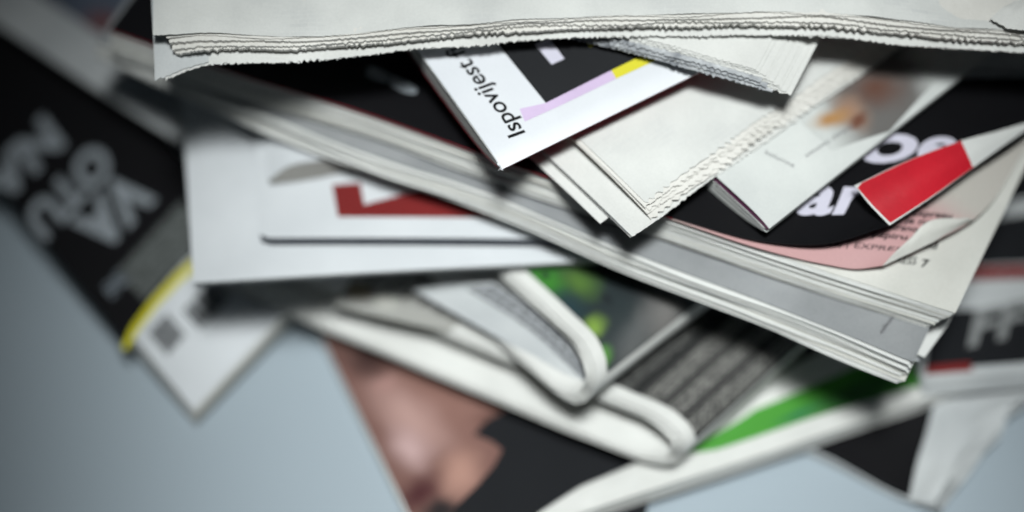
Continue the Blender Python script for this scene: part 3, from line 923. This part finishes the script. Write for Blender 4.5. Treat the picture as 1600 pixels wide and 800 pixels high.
for k in range(5):
    tf = teeth(70 + k * 1.3, 1.5, 2.9 + .12 * k, .3, .9)
    page("page", S04, f04, news if k == 0 else news_warm,
         w=(lambda kk: lambda s, t: 4.0 - .75 * kk * (.3 + .7 * math.exp(-(t * S04.Lv) / 14)) + .55 * noise.noise((s * S04.Lu * .35, kk * 3.1, 0)) * math.exp(-(t * S04.Lv) / 5) + 1.1 * math.sin(min(1, t / .5) * 1.57))(k),
         th=.26, nu=420, nv=16, s=(.045 + [.006, .0, .004, -.002, -.001][k], 1), t=(.035, 1), crumple=.25, cs=.03, seed=5 + k * .05,
         front=(lambda kk, t_: lambda x: t_(x) + [0, 1.4, 2.2, 3.6, 4.4][kk])(k, tf))

# ------------------------------------------------------------------ glossy white magazine with black panel
o = V(-3.0, 21.7, 111.0)
vs = (V(64.0, 57.2, 119.0) - o)
us = (V(-30.6, 60.4, 119.0) - o)
us = us - vs * (us.dot(vs) / vs.length_squared) * .3
us = us.normalized() * 200
vs = vs.normalized() * 265
S03 = Para("S03", o, us, vs, disp=lambda s, t: -1.0 * math.exp(-s * 200 / 3.0) + 1.0 * math.sin(min(1, s * 3) * 3.14) * .8)
f03 = thing("magazine", "glossy white magazine with black panel, lilac and yellow strips and dark sideways lettering", "magazine", o - V(0, 0, 10), STACK)
bul3 = lambda x: 12.0 * (1 - math.exp(-x / 10.0)) - .03 * x
booklet(f03, S03, gloss_white, ink_crimson, [page_white, page_cream, page_white, page_grey], .22, bul3, 16)
# frayed paper where the cover has cracked at the corner of the spine
for i in range(7):
    a = random.Random(i)
    p0 = S03.point(a.uniform(0, .012), -.001, -.1)
    d = V(a.uniform(-1.4, 1.2), a.uniform(-1.2, -.2), a.uniform(-1.0, .6))
    w_ = V(.25, .12, .05)
    finish("paper_fray", [p0 - w_, p0 + w_, p0 + d * .6 + w_ * .4, p0 + d, p0 - w_ - V(0, 0, .12), p0 + w_ - V(0, 0, .12), p0 + d * .6 + w_ * .4 - V(0, 0, .1)], [(0, 1, 2, 3), (4, 6, 5), (0, 4, 5, 1), (1, 5, 6, 2), (0, 3, 6, 4), (2, 6, 3)], [(0, 0)] * 7, gloss_white, f03, False)
ink("black_panel", S03, f03, ink_dark, [(0.0659, 0.0896), (0.2049, 0.0841), (0.2674, 0.1911), (0.0860, 0.2813), (0.0664, 0.2274), (0.0672, 0.1794)], w=.05)
ink("lilac_strip", S03, f03, ink_lilac, [(0.0533, 0.0551), (0.0767, 0.0591), (0.0659, 0.0896), (0.0672, 0.1794), (0.0506, 0.1784), (0.0511, 0.1061)], w=.1)
ink("yellow_strip", S03, f03, ink_yellow, [(0.0672, 0.1794), (0.0665, 0.2310), (0.0488, 0.2312), (0.0506, 0.1784)], w=.1)
ink("purple_strip", S03, f03, ink_purple, [(0.0665, 0.2310), (0.0700, 0.2735), (0.0513, 0.2732), (0.0488, 0.2312)], w=.1)
ink("white_mark", S03, f03, ink_letter, [(0.1651, 0.1216), (0.1211, 0.1236), (0.1204, 0.1408), (0.1645, 0.1406)], w=.12)
ink("yellow_mark", S03, f03, ink_yellow, [(0.1360, 0.1746), (0.1190, 0.1752), (0.1199, 0.1959), (0.1369, 0.1953)], w=.12)
lettering("sideways_lettering", S03, f03, ink_black, "Ispovijest fi", *[(0.0364, 0.0480), (0.2218, 0.0457), (0.0395, 0.0262)], bold=.012, w=.12, maxlen=3)

# ------------------------------------------------------------------ small torn newspaper end under the top one
o = V(87.9, 44.1, 123.0)
u = V(31.4, 61.4, 126.5) - o
v = V(99.1, 62.2, 125.0) - o
v = v - u * (v.dot(u) / u.length_squared) * .4
S02 = Para("S02", o, u * 1.9, v.normalized() * 130, disp=lambda s, t: 1.0 * math.sin(s * 5))
f02 = thing("newspaper", "small newspaper end with fanned page edges and inky torn edge under the top newspaper", "newspaper", o - V(0, 0, 4), STACK)
for k in range(9):
    page("page", S02, f02, news_plain, w=-.42 * k, th=.24, nu=260, nv=10, s=(.115 - .0145 * k + [0, .004, -.003, .005, 0, -.004, .003, .001, 0][k], 1), t=(0, 1),
         front=(lambda kk: (lambda tf: lambda x: tf(x) - 2.6 + .40 * kk)(teeth(80 + kk, .5, 2.2, .4, .5)))(k), crumple=.12, cs=.05, seed=k)
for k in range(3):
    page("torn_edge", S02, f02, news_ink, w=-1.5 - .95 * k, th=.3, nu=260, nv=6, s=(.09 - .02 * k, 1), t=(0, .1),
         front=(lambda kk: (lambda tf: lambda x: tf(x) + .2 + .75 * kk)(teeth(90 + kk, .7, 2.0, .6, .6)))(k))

# ------------------------------------------------------------------ the top newspaper
row = [V(-112.6, 57.8, 132.0), V(-92.2, 57.2, 133.5), V(-64.0, 56.0, 134.0), V(-32.1, 58.8, 134.5), V(10.0, 62.3, 135.0), V(52.2, 63.7, 135.5), V(96.6, 65.0, 135.0), V(130.8, 62.4, 132.5), V(165.2, 60.6, 130.5), V(221.6, 57.0, 128.0)]
back = V(-.05, 1, 0)
S01 = Grid("S01", [[p + back * d + V(0, 0, dz) for p in row] for d, dz in ((0, 0), (4, .5), (14, 1.2), (60, 2.0), (210, 1))])
f01 = thing("newspaper", "thick off-white newspaper with furry torn edge lying on top of the pile", "newspaper", row[4] + V(0, 60, -8), STACK)
L1 = S01.Lu
X = lambda px: (px - 239) / 5.0 * .985
page("page", S01, f01, news, th=.3, nu=620, nv=26, front=teeth(1, .25, 2.6, .14, .7), crumple=1.3, cs=.035, seed=1, left=None)
off = table_fn([(X(239), 3.2), (X(325), 3.4), (X(480), 2.6), (X(640), 2.0), (X(1000), 1.7), (X(1280), 3.0), (X(1600), 2.2)])
LAYERS = [(-.5, .4, .12, .3, 3.1, .15), (-1.05, 1.2, .45, .3, 2.3, .30), (-2.3, 1.2, .78, .7, 2.9, .5), (-3.5, 1.0, 1.0, 1.1, 2.6, .5)]
for k, (wz, th_, fr, am, pt, fz) in enumerate(LAYERS):
    tf = teeth(3 + k * 1.7, am, pt, fz, .9)
    page("page", S01, f01, news_warm,
         w=(lambda kk, z: lambda s, t: z - 2.5 * max(0, 1 - (s - .012) / .03) * (kk / 4) + (.25 * noise.noise((s * L1 * .12, kk * 4.1, 0)) + .12 * noise.noise((s * L1 * .7, kk * 2.2, 5))) * math.exp(-(t * 210 + 3) / 4))(k + 1, wz),
         th=th_, nu=1000, nv=9, s=(.012 + .002 * k, 1), t=(0, 1), front=(lambda f_, t_: lambda x: t_(x) + off(x) * f_)(fr, tf), crumple=.35, cs=.05, seed=1.0)
offb = table_fn([(X(325), 7.2), (X(400), 6.2), (X(480), 5.2), (X(640), 3.9), (X(1000), 3.4), (X(1280), 5.0), (X(1600), 3.9)])
for k in range(2):
    page("page", S01, f01, news_plain, w=-6.5 - .5 * k, th=.3, nu=900, nv=12, s=(X(327 - 4 * k) / L1, 1), t=(0, 1), crumple=.35, cs=.05, seed=2,
         front=(lambda kk: (lambda tf: lambda x: tf(x) + offb(x) - .5 * kk)(teeth(15 + kk, .9, 2.3, .6, .6)))(k))
# the lowest sheets sag at the left corner
Sl = Grid("Sl", [[V(-112.3, 47.8, 122.0), V(-108.4, 49.2, 122.5), V(-103.8, 51.0, 123.5), V(-98.6, 52.1, 125.0), V(-92.6, 53.0, 125.8), V(-76.6, 54.4, 126.0), V(-56.5, 56.6, 126.0)],
                 [V(-112.8, 54.3, 124.0), V(-108.6, 54.7, 124.5), V(-104.0, 55.8, 125.0), V(-98.9, 56.6, 126.0), V(-92.8, 57.2, 126.5), V(-76.7, 58.2, 126.5), V(-56.6, 60.4, 126.5)],
                 [V(-113.5, 62.3, 127.0), V(-108.9, 62.3, 127.0), V(-104.2, 62.6, 127.0), V(-99.2, 63.1, 127.0), V(-93.2, 63.7, 127.0), V(-77.0, 64.2, 127.0), V(-56.8, 66.3, 127.0)],
                 [V(-118.9, 110.5, 127.0), V(-114.1, 110.5, 127.0), V(-108.8, 110.5, 127.0), V(-103.6, 111.1, 127.0), V(-97.4, 111.7, 127.0), V(-80.7, 112.8, 127.0), V(-59.8, 114.5, 127.0)]])
for k in range(2):
    page("page", Sl, f01, news_grey if k == 0 else news_plain, w=-.6 * k, th=.25, nu=150, nv=20, front=(lambda kk: (lambda tf: lambda x: tf(x) + .7 * kk)(teeth(30 + kk, .4, 2.4, .4, .2)))(k), s=(0 + .06 * k, 1), crumple=.2, cs=.1)
# a torn flap at the upper right
Sf = Grid("Sf", [[V(150.3, 63.8, 133.0), V(155.6, 59.9, 133.2), V(165.7, 59.2, 132.8)],
                 [V(153.5, 66.2, 134.5), V(158.8, 64.2, 135.0), V(167.0, 64.0, 134.0)],
                 [V(158.7, 70.4, 134.0), V(163.7, 71.0, 134.5), V(169.9, 70.9, 134.0)]])
page("torn_flap", Sf, f01, news_plain, th=.2, nu=40, nv=20, crumple=.3, cs=.2, front=teeth(50, .4, 2.0, .4, .2), w=.05)
